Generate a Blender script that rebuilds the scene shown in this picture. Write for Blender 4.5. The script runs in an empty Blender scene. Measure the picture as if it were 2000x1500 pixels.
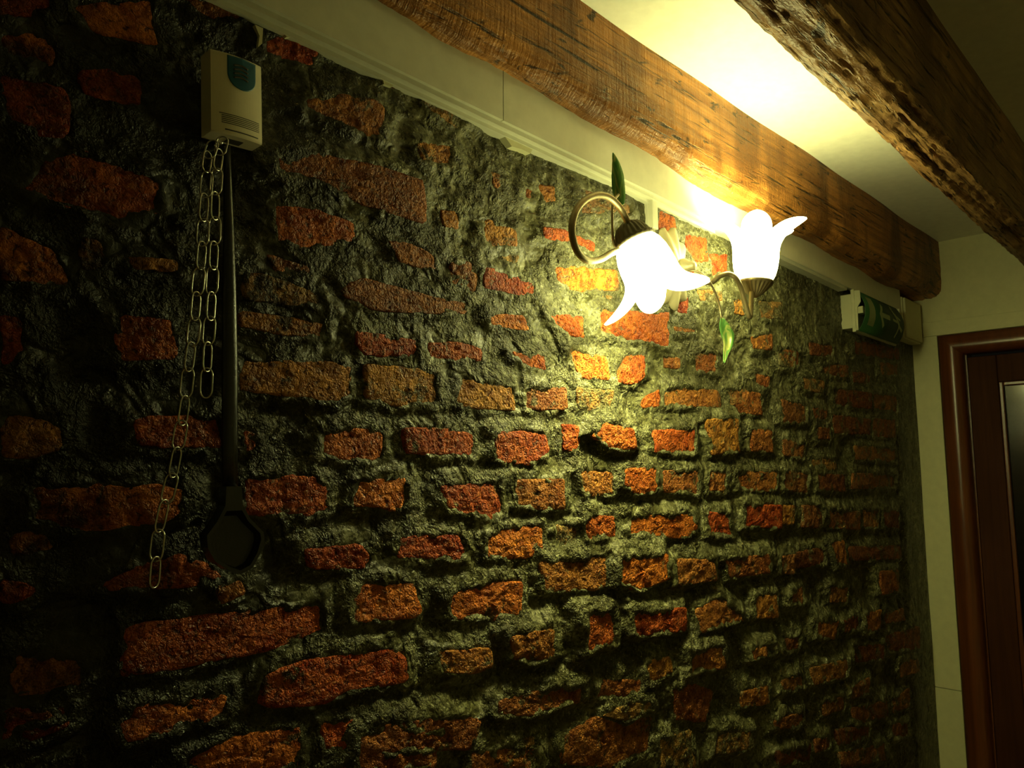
import bpy, bmesh, math, random
import numpy as np
from mathutils import Vector, Matrix, noise as mnoise

# ------------------------------------------------------------------ camera, world, exposure
SC = bpy.context.scene
COL = SC.collection
rad = math.radians
FPX = 1480.0                      # focal length for a 2000 px wide frame
CAM = Vector((0.0, -0.82, 1.55))  # 0.82 m from the brick wall (plane y = 0)
YAW, PITCH, ROLL = rad(44.0), rad(6.7), rad(-0.2)
_F = Vector((math.cos(YAW) * math.cos(PITCH), math.sin(YAW) * math.cos(PITCH), math.sin(PITCH)))
_R0 = Vector((math.sin(YAW), -math.cos(YAW), 0.0))
_U0 = _R0.cross(_F)
_R = math.cos(ROLL) * _R0 + math.sin(ROLL) * _U0
_U = -math.sin(ROLL) * _R0 + math.cos(ROLL) * _U0
cd = bpy.data.cameras.new('camera')
cam = bpy.data.objects.new('camera', cd)
COL.objects.link(cam)
cam.matrix_world = Matrix(((_R.x, _U.x, -_F.x, CAM.x), (_R.y, _U.y, -_F.y, CAM.y), (_R.z, _U.z, -_F.z, CAM.z), (0, 0, 0, 1)))
cd.sensor_width = 36.0
cd.lens = FPX / 2000.0 * 36.0
cd.clip_start = 0.02
SC.camera = cam
W = bpy.data.worlds.new('world')
SC.world = W
W.use_nodes = True
W.node_tree.nodes['Background'].inputs[0].default_value = (0.9, 0.8, 0.5, 1)
W.node_tree.nodes['Background'].inputs[1].default_value = 0.002
SC.view_settings.view_transform = 'Standard'
SC.view_settings.look = 'None'
SC.view_settings.exposure = 0.52
SC.view_settings.gamma = 1.0
SC.view_settings.use_curve_mapping = False
SC.cycles.max_bounces = 4
SC.cycles.diffuse_bounces = 3
SC.cycles.glossy_bounces = 2
SC.cycles.use_light_tree = False
SC.cycles.adaptive_threshold = 0.04
LIGHT = (0.98, 0.975, 0.37)        # colour of the two bulbs
BULB, GLASS = 430.0, 19.0         # radiance of the bulbs and of the lit glass

random.seed(7)


def at(px, py, y):                # a point of the photograph on the plane y (parallel to the brick wall)
    d = _F + _R * ((px - 1000) / FPX) - _U * ((py - 750) / FPX)
    return CAM + d * ((y - CAM.y) / d.y)


def atx(px, py, x):
    d = _F + _R * ((px - 1000) / FPX) - _U * ((py - 750) / FPX)
    return CAM + d * ((x - CAM.x) / d.x)


# ------------------------------------------------------------------ numpy noise
def _hash(ix, iy, seed):
    h = (ix.astype(np.int64) * 374761393 + iy.astype(np.int64) * 668265263 + seed * 1274126177) & 0xFFFFFFFF
    h = ((h ^ (h >> 13)) * 1274126177) & 0xFFFFFFFF
    h = h ^ (h >> 16)
    return (h & 0xFFFFFF) / float(0xFFFFFF)


def vnoise(x, y, seed=0):
    ix, iy = np.floor(x), np.floor(y)
    fx, fy = x - ix, y - iy
    fx = fx * fx * (3 - 2 * fx)
    fy = fy * fy * (3 - 2 * fy)
    a = _hash(ix, iy, seed); b = _hash(ix + 1, iy, seed)
    c = _hash(ix, iy + 1, seed); d = _hash(ix + 1, iy + 1, seed)
    return (a + (b - a) * fx) * (1 - fy) + (c + (d - c) * fx) * fy


def fbm(x, y, octs=4, seed=0):    # about -1..1
    s, amp, tot = 0, 1.0, 0
    for o in range(octs):
        s = s + amp * (vnoise(x * 2 ** o + 17.3 * o, y * 2 ** o + 9.1 * o, seed + o) * 2 - 1)
        tot += amp
        amp *= 0.55
    return s / tot


# ------------------------------------------------------------------ materials
def mat(name):
    m = bpy.data.materials.new(name)
    m.use_nodes = True
    nt = m.node_tree
    return m, nt, nt.nodes['Principled BSDF']


def N(nt, kind, **kw):
    n = nt.nodes.new(kind)
    for k, v in kw.items():
        if k in n.inputs.keys():
            n.inputs[k].default_value = v
        else:
            setattr(n, k, v)
    return n


def pos(nt, scale=(1, 1, 1), rot=(0, 0, 0)):
    g = N(nt, 'ShaderNodeNewGeometry')
    mp = N(nt, 'ShaderNodeMapping')
    mp.inputs['Scale'].default_value = scale
    mp.inputs['Rotation'].default_value = rot
    nt.links.new(g.outputs['Position'], mp.inputs['Vector'])
    return mp.outputs[0]


def noise_n(nt, vec, scale, detail=5, rough=0.6, dist=0.0):
    n = N(nt, 'ShaderNodeTexNoise')
    n.inputs['Scale'].default_value = scale
    n.inputs['Detail'].default_value = detail
    n.inputs['Roughness'].default_value = rough
    n.inputs['Distortion'].default_value = dist
    nt.links.new(vec, n.inputs['Vector'])
    return n.outputs['Fac']


def ramp(nt, fac, stops):
    r = N(nt, 'ShaderNodeValToRGB')
    el = r.color_ramp.elements
    while len(el) > 1:
        el.remove(el[-1])
    el[0].position = stops[0][0]
    c = stops[0][1]
    el[0].color = (*c, 1) if not isinstance(c, (int, float)) else (c, c, c, 1)
    for p, c in stops[1:]:
        e = el.new(p)
        e.color = (*c, 1) if not isinstance(c, (int, float)) else (c, c, c, 1)
    nt.links.new(fac, r.inputs[0])
    return r.outputs[0]


def mix(nt, fac, a, b, mode='MIX'):
    m = N(nt, 'ShaderNodeMix', data_type='RGBA', blend_type=mode)
    for sock, v in ((m.inputs[0], fac), (m.inputs[6], a), (m.inputs[7], b)):
        if hasattr(v, 'links') or hasattr(v, 'is_linked'):
            nt.links.new(v, sock)
        elif isinstance(v, (int, float)):
            sock.default_value = v
        else:
            sock.default_value = (*v, 1)
    return m.outputs[2]


def math_n(nt, op, a, b):
    m = N(nt, 'ShaderNodeMath', operation=op)
    for i, v in enumerate((a, b)):
        if isinstance(v, (int, float)):
            m.inputs[i].default_value = v
        else:
            nt.links.new(v, m.inputs[i])
    return m.outputs[0]


def bump(nt, bsdf, h, strength, dist, prev=None):
    b = N(nt, 'ShaderNodeBump')
    b.inputs['Strength'].default_value = strength
    b.inputs['Distance'].default_value = dist
    nt.links.new(h, b.inputs['Height'])
    if prev is not None:
        nt.links.new(prev, b.inputs['Normal'])
    if bsdf:
        nt.links.new(b.outputs[0], bsdf.inputs['Normal'])
    return b.outputs[0]


def plain(name, col, rough=0.5, metal=0.0, bumps=None, coat=0.0):
    m, nt, b = mat(name)
    v = pos(nt)
    f = noise_n(nt, v, 40, 4)
    c = mix(nt, f, tuple(x * 0.85 for x in col), tuple(min(1, x * 1.12) for x in col))
    nt.links.new(c, b.inputs['Base Color'])
    b.inputs['Roughness'].default_value = rough
    b.inputs['Metallic'].default_value = metal
    b.inputs['Coat Weight'].default_value = coat
    if bumps:
        bump(nt, b, noise_n(nt, v, bumps[0], 6), bumps[1], bumps[2])
    return m


def mortar_colour(nt, v):
    big = noise_n(nt, v, 9, 3, 0.6, 0.5)
    mid = noise_n(nt, pos(nt, (1, 1, 1.7)), 36, 4, 0.64, 0.7)
    fine = noise_n(nt, v, 210, 2, 0.6)
    base = ramp(nt, mid, [(0.34, (0.040, 0.037, 0.012)), (0.46, (0.108, 0.103, 0.043)), (0.57, (0.170, 0.165, 0.085)), (0.69, (0.29, 0.28, 0.17))])
    base = mix(nt, ramp(nt, big, [(0.40, 0.70), (0.54, 0.0)]), base, (0.060, 0.054, 0.022))
    base = mix(nt, ramp(nt, fine, [(0.36, 0.85), (0.46, 0.0)]), base, (0.022, 0.020, 0.010))
    base = mix(nt, ramp(nt, fine, [(0.63, 0.0), (0.70, 0.65)]), base, (0.50, 0.48, 0.35))
    # the joints at the shovel's end of the wall turn near black
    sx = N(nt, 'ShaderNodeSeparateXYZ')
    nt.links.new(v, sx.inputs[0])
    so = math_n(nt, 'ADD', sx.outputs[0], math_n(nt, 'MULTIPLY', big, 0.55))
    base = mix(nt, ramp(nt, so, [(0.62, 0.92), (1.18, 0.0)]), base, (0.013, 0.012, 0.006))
    return base, fine, so


def mk_mortar():
    m, nt, b = mat('mortar')
    v = pos(nt)
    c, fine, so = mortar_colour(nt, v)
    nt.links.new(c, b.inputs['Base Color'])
    nt.links.new(ramp(nt, fine, [(0.35, 0.30), (0.65, 0.55)]), b.inputs['Roughness'])
    h = math_n(nt, 'ADD', noise_n(nt, v, 95, 3, 0.62, 0.6), math_n(nt, 'MULTIPLY', noise_n(nt, v, 300, 2, 0.6), 0.35))
    gr = ramp(nt, noise_n(nt, v, 15, 2, 0.6, 0.8), [(0.38, 0.12), (0.60, 1.0)])     # trowelled patches and gritty ones
    h = math_n(nt, 'MULTIPLY', h, gr)
    bump(nt, b, h, 1.0, 0.012)
    b.inputs['Specular IOR Level'].default_value = 0.24
    return m


def mk_brick(name, lo, hi, smear):
    m, nt, b = mat(name)
    v = pos(nt)
    oi = N(nt, 'ShaderNodeObjectInfo')
    mid = noise_n(nt, v, 42, 3, 0.65, 0.6)
    pit = noise_n(nt, v, 135, 3, 0.66, 0.5)
    c = mix(nt, ramp(nt, mid, [(0.36, 0.0), (0.64, 1.0)]), lo, hi)
    val = math_n(nt, 'ADD', math_n(nt, 'MULTIPLY', oi.outputs['Random'], 0.5), 0.72)
    hs = N(nt, 'ShaderNodeHueSaturation')
    nt.links.new(c, hs.inputs['Color'])
    nt.links.new(val, hs.inputs['Value'])
    nt.links.new(math_n(nt, 'ADD', math_n(nt, 'MULTIPLY', oi.outputs['Random'], 0.024), 0.489), hs.inputs['Hue'])
    c = hs.outputs[0]
    c = mix(nt, ramp(nt, pit, [(0.34, 0.85), (0.44, 0.0)]), c, (0.060, 0.017, 0.005))
    c = mix(nt, ramp(nt, pit, [(0.60, 0.0), (0.70, 0.5)]), c, (0.70, 0.27, 0.07))
    sm = noise_n(nt, v, 24, 4, 0.7, 0.5)
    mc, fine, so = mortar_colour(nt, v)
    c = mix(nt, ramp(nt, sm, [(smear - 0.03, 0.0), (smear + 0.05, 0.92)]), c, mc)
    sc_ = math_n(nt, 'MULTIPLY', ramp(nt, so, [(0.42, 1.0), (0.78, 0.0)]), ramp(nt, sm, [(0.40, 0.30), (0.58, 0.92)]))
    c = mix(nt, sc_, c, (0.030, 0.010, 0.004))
    nt.links.new(c, b.inputs['Base Color'])
    nt.links.new(ramp(nt, mid, [(0.35, 0.34), (0.7, 0.62)]), b.inputs['Roughness'])
    h = math_n(nt, 'ADD', pit, math_n(nt, 'MULTIPLY', fine, 0.4))
    bump(nt, b, h, 1.0, 0.010)
    b.inputs['Specular IOR Level'].default_value = 0.16
    return m


def mk_wood(name, lo, hi, dark, groove, scale=1.0, saw=0.0, rough=0.5):
    m, nt, b = mat(name)
    g = noise_n(nt, pos(nt, (3.0 * scale, 75 * scale, 75 * scale)), 1.0, 3, 0.65, 0.6)
    c = mix(nt, ramp(nt, g, [(0.36, 0.0), (0.64, 1.0)]), lo, hi)
    st = noise_n(nt, pos(nt, (7, 2.2, 2.2)), 1.0, 3, 0.6, 0.4)       # stains running across the beam
    c = mix(nt, ramp(nt, st, [(0.40, 0.85), (0.58, 0.0)]), c, dark)
    kn = noise_n(nt, pos(nt, (11, 30, 30)), 1.0, 3, 0.6, 1.4)
    c = mix(nt, ramp(nt, kn, [(0.62, 0.0), (0.68, 0.9)]), c, (0.022, 0.012, 0.004))
    cr = noise_n(nt, pos(nt, (4.5, 110, 110)), 1.0, 3, 0.62, 0.8)
    c = mix(nt, ramp(nt, cr, [(0.33, 0.95), (0.40, 0.0)]), c, (0.02, 0.011, 0.004))
    nt.links.new(c, b.inputs['Base Color'])
    b.inputs['Roughness'].default_value = rough
    h = math_n(nt, 'ADD', math_n(nt, 'MULTIPLY', g, 0.5), ramp(nt, cr, [(0.30, 0.0), (0.44, 0.8)]))
    h1 = bump(nt, None, h, groove, 0.009)
    if saw:
        h1 = bump(nt, None, noise_n(nt, pos(nt, (170, 9, 9), (0, rad(14), 0)), 1.0, 2), saw, 0.006, h1)
    bump(nt, b, noise_n(nt, pos(nt), 190, 2, 0.6), 0.45, 0.004, h1)
    b.inputs['Specular IOR Level'].default_value = 0.22
    return m


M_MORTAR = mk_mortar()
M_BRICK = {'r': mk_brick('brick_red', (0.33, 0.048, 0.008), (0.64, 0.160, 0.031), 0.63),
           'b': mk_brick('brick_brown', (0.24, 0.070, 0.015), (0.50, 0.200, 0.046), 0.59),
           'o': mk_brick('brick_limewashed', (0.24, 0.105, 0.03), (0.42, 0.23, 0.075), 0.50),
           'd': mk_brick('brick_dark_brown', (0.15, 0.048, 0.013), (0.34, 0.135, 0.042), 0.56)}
M_WOOD1 = mk_wood('beam_wood', (0.24, 0.095, 0.022), (0.50, 0.22, 0.055), (0.12, 0.045, 0.010), 0.5, 1.0, 0.45, 0.42)
M_WOOD2 = mk_wood('rough_beam_wood', (0.20, 0.10, 0.035), (0.46, 0.27, 0.10), (0.16, 0.08, 0.03), 1.0, 0.8, 0.0, 0.45)
M_WHITE = plain('white_plastic', (0.62, 0.61, 0.47), 0.38, 0, (300, 0.05, 0.001))
M_PAINT = plain('cream_paint', (0.62, 0.60, 0.36), 0.6, 0, (160, 0.12, 0.001))
M_CEIL = plain('ceiling_paint', (0.82, 0.81, 0.70), 0.55, 0, (90, 0.10, 0.001))
M_WALLP = plain('room_paint', (0.72, 0.66, 0.43), 0.8, 0, (60, 0.2, 0.002))
M_FLOOR = plain('floor_tile', (0.30, 0.20, 0.11), 0.5, 0, (60, 0.2, 0.002))
M_CHIME = plain('chime_plastic', (0.80, 0.74, 0.52), 0.45, 0, (500, 0.05, 0.0005))
M_SLOT = plain('dark_slot', (0.05, 0.045, 0.02), 0.7)
M_BLUE = plain('blue_plastic', (0.008, 0.10, 0.16), 0.35)
M_IRON = plain('black_iron', (0.010, 0.010, 0.008), 0.24, 0.0, (420, 0.35, 0.0012), 0.15)
M_STEEL = plain('chain_steel', (0.60, 0.58, 0.50), 0.27, 1.0, (600, 0.1, 0.0004))
M_BRASS = plain('antique_brass', (0.40, 0.33, 0.19), 0.40, 0.75, (220, 0.25, 0.001))
M_DULLB = plain('dull_bronze', (0.15, 0.13, 0.08), 0.5, 0.6, (220, 0.25, 0.001))
M_GILT = plain('gilt_cream', (0.62, 0.55, 0.34), 0.4, 0.2, (150, 0.3, 0.002))
M_SIGNBOX = plain('dimmed_white_plastic', (0.40, 0.40, 0.25), 0.5)  # white plastic, the dimness right of the lamp put into its colour
M_GREEN = plain('sign_green', (0.010, 0.060, 0.010), 0.62)
M_PICTO = plain('sign_white', (0.30, 0.36, 0.16), 0.5)
M_DOOR = None


def mk_leaf():
    m, nt, b = mat('leaf_enamel')
    v = pos(nt, (90, 90, 14))
    c = ramp(nt, noise_n(nt, v, 1.0, 4, 0.6, 0.8), [(0.3, (0.03, 0.10, 0.025)), (0.50, (0.09, 0.23, 0.05)), (0.68, (0.42, 0.40, 0.13))])
    nt.links.new(c, b.inputs['Base Color'])
    b.inputs['Roughness'].default_value = 0.32
    b.inputs['Metallic'].default_value = 0.3
    return m


def mk_doorwood(name, k=1.0):
    m, nt, b = mat(name)
    v = pos(nt, (60, 60, 2.5))
    c = ramp(nt, noise_n(nt, v, 1.0, 6, 0.6, 0.5), [(0.3, (0.075 * k, 0.018 * k, 0.004 * k)), (0.7, (0.15 * k, 0.042 * k, 0.008 * k))])
    nt.links.new(c, b.inputs['Base Color'])
    b.inputs['Roughness'].default_value = 0.30 if k == 1 else 0.65
    b.inputs['Coat Weight'].default_value = 0.35 if k == 1 else 0.0
    b.inputs['Specular IOR Level'].default_value = 0.5 if k == 1 else 0.12
    b.inputs['Coat Roughness'].default_value = 0.3
    return m


def mk_glow(name, strength, col):
    m, nt, b = mat(name)
    b.inputs['Base Color'].default_value = (0.8, 0.78, 0.68, 1)
    b.inputs['Roughness'].default_value = 0.3
    v = pos(nt)
    f = noise_n(nt, v, 30, 3)
    e = mix(nt, f, tuple(x * 0.94 for x in col), col)
    nt.links.new(e, b.inputs['Emission Color'])
    b.inputs['Emission Strength'].default_value = strength
    return m


M_LEAF = mk_leaf()
M_DOOR = mk_doorwood('stained_wood')
M_DOORLEAF = mk_doorwood('dark_stained_wood', 0.4)
M_PANE = plain('dark_glass', (0.006, 0.005, 0.004), 0.12)
M_SHADE = mk_glow('lit_frosted_glass', GLASS, LIGHT)
M_BULB = mk_glow('bulb_glow', BULB, LIGHT)


# ------------------------------------------------------------------ builders
def thing(name, loc, label=None, cat=None, group=None, kind=None):
    o = bpy.data.objects.new(name, None)
    o.empty_display_size = 0.05
    COL.objects.link(o)
    o.location = loc
    tag(o, label, cat, group, kind)
    return o


def tag(o, label=None, cat=None, group=None, kind=None):
    for k, v in (('label', label), ('category', cat), ('group', group), ('kind', kind)):
        if v:
            o[k] = v
    return o


def wloc(o):
    p = Vector((0, 0, 0))
    while o is not None:
        p += Vector(o.location)
        o = o.parent
    return p


def obj(name, verts, faces, m, parent=None, smooth=False, origin=None):
    """ONE mesh object; verts in world space, the origin at `origin` or the parent's place"""
    base = wloc(parent)
    org = Vector(origin) if origin is not None else base
    me = bpy.data.meshes.new(name)
    me.from_pydata([tuple(Vector(v) - org) for v in verts], [], faces)
    me.materials.append(m)
    if smooth:
        me.polygons.foreach_set('use_smooth', [True] * len(me.polygons))
    bm = bmesh.new()
    bm.from_mesh(me)
    bmesh.ops.recalc_face_normals(bm, faces=bm.faces)
    bm.to_mesh(me)
    bm.free()
    o = bpy.data.objects.new(name, me)
    COL.objects.link(o)
    o.location = org - base
    if parent is not None:
        o.parent = parent
    return o


def add(a, b):                     # join two (verts, faces)
    n = len(a[0])
    return a[0] + b[0], a[1] + [tuple(i + n for i in f) for f in b[1]]


def box(x0, x1, y0, y1, z0, z1, bev=0.0):
    bm = bmesh.new()
    bmesh.ops.create_cube(bm, size=1.0)
    for v in bm.verts:
        v.co = Vector(((x0 + x1) / 2 + v.co.x * (x1 - x0), (y0 + y1) / 2 + v.co.y * (y1 - y0), (z0 + z1) / 2 + v.co.z * (z1 - z0)))
    if bev:
        bmesh.ops.bevel(bm, geom=list(bm.edges), offset=bev, segments=2, affect='EDGES', profile=0.6)
    bm.verts.index_update()
    r = [v.co.copy() for v in bm.verts], [tuple(v.index for v in f.verts) for f in bm.faces]
    bm.free()
    return r


def frame(d):
    d = d.normalized()
    a = Vector((0, 0, 1)) if abs(d.z) < 0.9 else Vector((1, 0, 0))
    u = d.cross(a).normalized()
    return u, d.cross(u).normalized()


def spline(pts, n=8):              # Catmull-Rom through the points
    out = []
    P = [Vector(p) for p in pts]
    for i in range(len(P) - 1):
        p0, p1, p2, p3 = P[max(i - 1, 0)], P[i], P[i + 1], P[min(i + 2, len(P) - 1)]
        for k in range(n):
            t = k / n
            out.append(0.5 * ((2 * p1) + (p2 - p0) * t + (2 * p0 - 5 * p1 + 4 * p2 - p3) * t * t + (3 * p1 - p0 - 3 * p2 + p3) * t ** 3))
    out.append(P[-1])
    return out


def tube(pts, r, seg=12, closed=False):
    V, F = [], []
    n = len(pts)
    rr = r if isinstance(r, (list, tuple)) else [r] * n
    u = None
    for i, p in enumerate(pts):
        if closed:
            d = (pts[(i + 1) % n] - pts[i - 1]).normalized()
        else:
            d = (pts[min(i + 1, n - 1)] - pts[max(i - 1, 0)]).normalized()
        if u is None:
            u, _ = frame(d)
        u = (u - d * u.dot(d)).normalized()
        w = d.cross(u)
        for k in range(seg):
            a = 2 * math.pi * k / seg
            V.append(p + (u * math.cos(a) + w * math.sin(a)) * rr[i])
    m = n if closed else n - 1
    for i in range(m):
        for k in range(seg):
            F.append((i * seg + k, i * seg + (k + 1) % seg, ((i + 1) % n) * seg + (k + 1) % seg, ((i + 1) % n) * seg + k))
    if not closed:
        F.append(tuple(range(seg - 1, -1, -1)))
        F.append(tuple((n - 1) * seg + k for k in range(seg)))
    return V, F


def lathe(org, axis, prof, seg=48, rib=None, cap=True):
    """prof: (radius, height along axis); rib(k_angle, i) scales the radius"""
    u, w = frame(axis)
    axis = axis.normalized()
    V, F = [], []
    for i, (r, h) in enumerate(prof):
        for k in range(seg):
            a = 2 * math.pi * k / seg
            q = r * (rib(a, i) if rib else 1)
            V.append(org + axis * h + (u * math.cos(a) + w * math.sin(a)) * q)
    for i in range(len(prof) - 1):
        for k in range(seg):
            F.append((i * seg + k, i * seg + (k + 1) % seg, (i + 1) * seg + (k + 1) % seg, (i + 1) * seg + k))
    if cap:
        F.append(tuple(range(seg - 1, -1, -1)))
        F.append(tuple((len(prof) - 1) * seg + k for k in range(seg)))
    return V, F


def prism(poly, y0, y1):           # polygon of (x, z) between two y planes
    n = len(poly)
    V = [Vector((x, y0, z)) for x, z in poly] + [Vector((x, y1, z)) for x, z in poly]
    F = [tuple(range(n)), tuple(range(2 * n - 1, n - 1, -1))] + [(i, (i + 1) % n, n + (i + 1) % n, n + i) for i in range(n)]
    return V, F


# ------------------------------------------------------------------ dimensions
XE = 2.888                        # end wall
ZC = 2.347                        # ceiling
ROOM_Y, ROOM_X = -2.3, -1.7

# ------------------------------------------------------------------ the setting
tag(obj('floor', *box(ROOM_X - 0.1, XE + 0.9, ROOM_Y - 0.1, 0.12, -0.05, 0.0), M_FLOOR), kind='structure', label='dark tiled floor')
tag(obj('ceiling', *box(ROOM_X - 0.1, XE + 0.1, ROOM_Y - 0.1, 0.12, ZC, ZC + 0.05), M_CEIL), kind='structure', label='cream painted ceiling between the timber beams')
tag(obj('wall_right', *box(ROOM_X, XE, ROOM_Y - 0.1, ROOM_Y, 0, ZC), M_WALLP), kind='structure', label='painted wall opposite the brick wall')
tag(obj('wall_front', *box(ROOM_X - 0.1, ROOM_X, ROOM_Y, 0.1, 0, ZC), M_WALLP), kind='structure', label='painted wall behind the viewer')

# end wall with the door opening
DY0, DY1, DZ = -0.085, -0.98, 2.012
v, f = box(XE, XE + 0.12, DY0, 0.12, 0, ZC)
v, f = add((v, f), box(XE, XE + 0.12, ROOM_Y, DY1, 0, ZC))
v, f = add((v, f), box(XE, XE + 0.12, DY1, DY0, DZ, ZC))
tag(obj('wall_back', v, f, M_PAINT), kind='structure', label='cream painted end wall around the door')
t1 = thing('trim_1', (XE, -0.04, 2.02), kind='structure', label='cream board above the door')
obj('board', *box(XE - 0.014, XE + 0.002, -1.1, -0.040, 2.016, 2.066, 0.002), M_PAINT, t1)
t2 = thing('trim_2', (XE, -0.04, 0.0), kind='structure', label='cream upright board between the brick wall and the door frame')
obj('board', *box(XE - 0.012, XE + 0.002, -0.083, 0.012, 0.836, 2.0158, 0.0015), M_PAINT, t2)
obj('board', *box(XE - 0.012, XE + 0.002, -0.083, 0.012, 0.0, 0.834, 0.0015), M_PAINT, t2)

# door: rounded architrave, stained leaf with a dark glazed panel
door = thing('door_1', (XE, -0.5, 0.0), kind='structure', label='brown stained door with a rounded frame and dark glass')


def arch_profile():                # (offset from outer edge, proud towards the room)
    return [(0.0, -0.02), (0.0, 0.008), (0.003, 0.012), (0.014, 0.015), (0.024, 0.0195), (0.033, 0.022), (0.042, 0.022), (0.050, 0.0195), (0.057, 0.0145), (0.063, 0.007), (0.067, -0.003), (0.069, -0.015), (0.069, -0.05)]


def sweep(path):                   # path of (outer corner point fn)
    V, F = [], []
    P = arch_profile()
    for fn in path:
        for o, h in P:
            V.append(fn(o, h))
    n = len(P)
    for i in range(len(path) - 1):
        for k in range(n - 1):
            F.append((i * n + k, i * n + k + 1, (i + 1) * n + k + 1, (i + 1) * n + k))
    return V, F


AY0, AY1, AZ = -0.0845, -0.985, 2.0145
obj('architrave', *sweep([lambda o, h: Vector((XE - h, AY0 - o, 0)), lambda o, h: Vector((XE - h, AY0 - o, AZ - o))]), M_DOOR, door, True)
obj('architrave', *sweep([lambda o, h: Vector((XE - h, AY0 - o, AZ - o)), lambda o, h: Vector((XE - h, AY1 + o, AZ - o))]), M_DOOR, door, True)
obj('architrave', *sweep([lambda o, h: Vector((XE - h, AY1 + o, AZ - o)), lambda o, h: Vector((XE - h, AY1 + o, 0))]), M_DOOR, door, True)
LX = XE + 0.030
leaf = obj('door_leaf', *box(LX, LX + 0.04, -0.245, -0.160, 0.01, 1.936, 0.003), M_DOORLEAF, door)
obj('stile', *box(LX, LX + 0.04, -0.909, -0.82, 0.01, 1.936, 0.003), M_DOORLEAF, leaf)
obj('top_rail', *box(LX, LX + 0.04, -0.82, -0.245, 1.845, 1.936, 0.003), M_DOORLEAF, leaf)
obj('bottom_rail', *box(LX, LX + 0.04, -0.82, -0.245, 0.01, 0.25, 0.003), M_DOORLEAF, leaf)
obj('glazing_bead', *box(LX + 0.004, LX + 0.022, -0.258, -0.2452, 0.25, 1.845, 0.003), M_DOOR, leaf)
obj('glazing_bead', *box(LX + 0.004, LX + 0.022, -0.8195, -0.807, 0.25, 1.845, 0.003), M_DOOR, leaf)
obj('glazing_bead', *box(LX + 0.004, LX + 0.022, -0.806, -0.259, 1.832, 1.8448, 0.003), M_DOOR, leaf)
obj('pane', *box(LX + 0.020, LX + 0.026, -0.819, -0.2455, 0.2505, 1.8445), M_PANE, leaf)
obj('jamb', *box(XE + 0.035, XE + 0.1, -0.158, -0.0855, 0, 2.0), M_DOOR, door)

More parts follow.
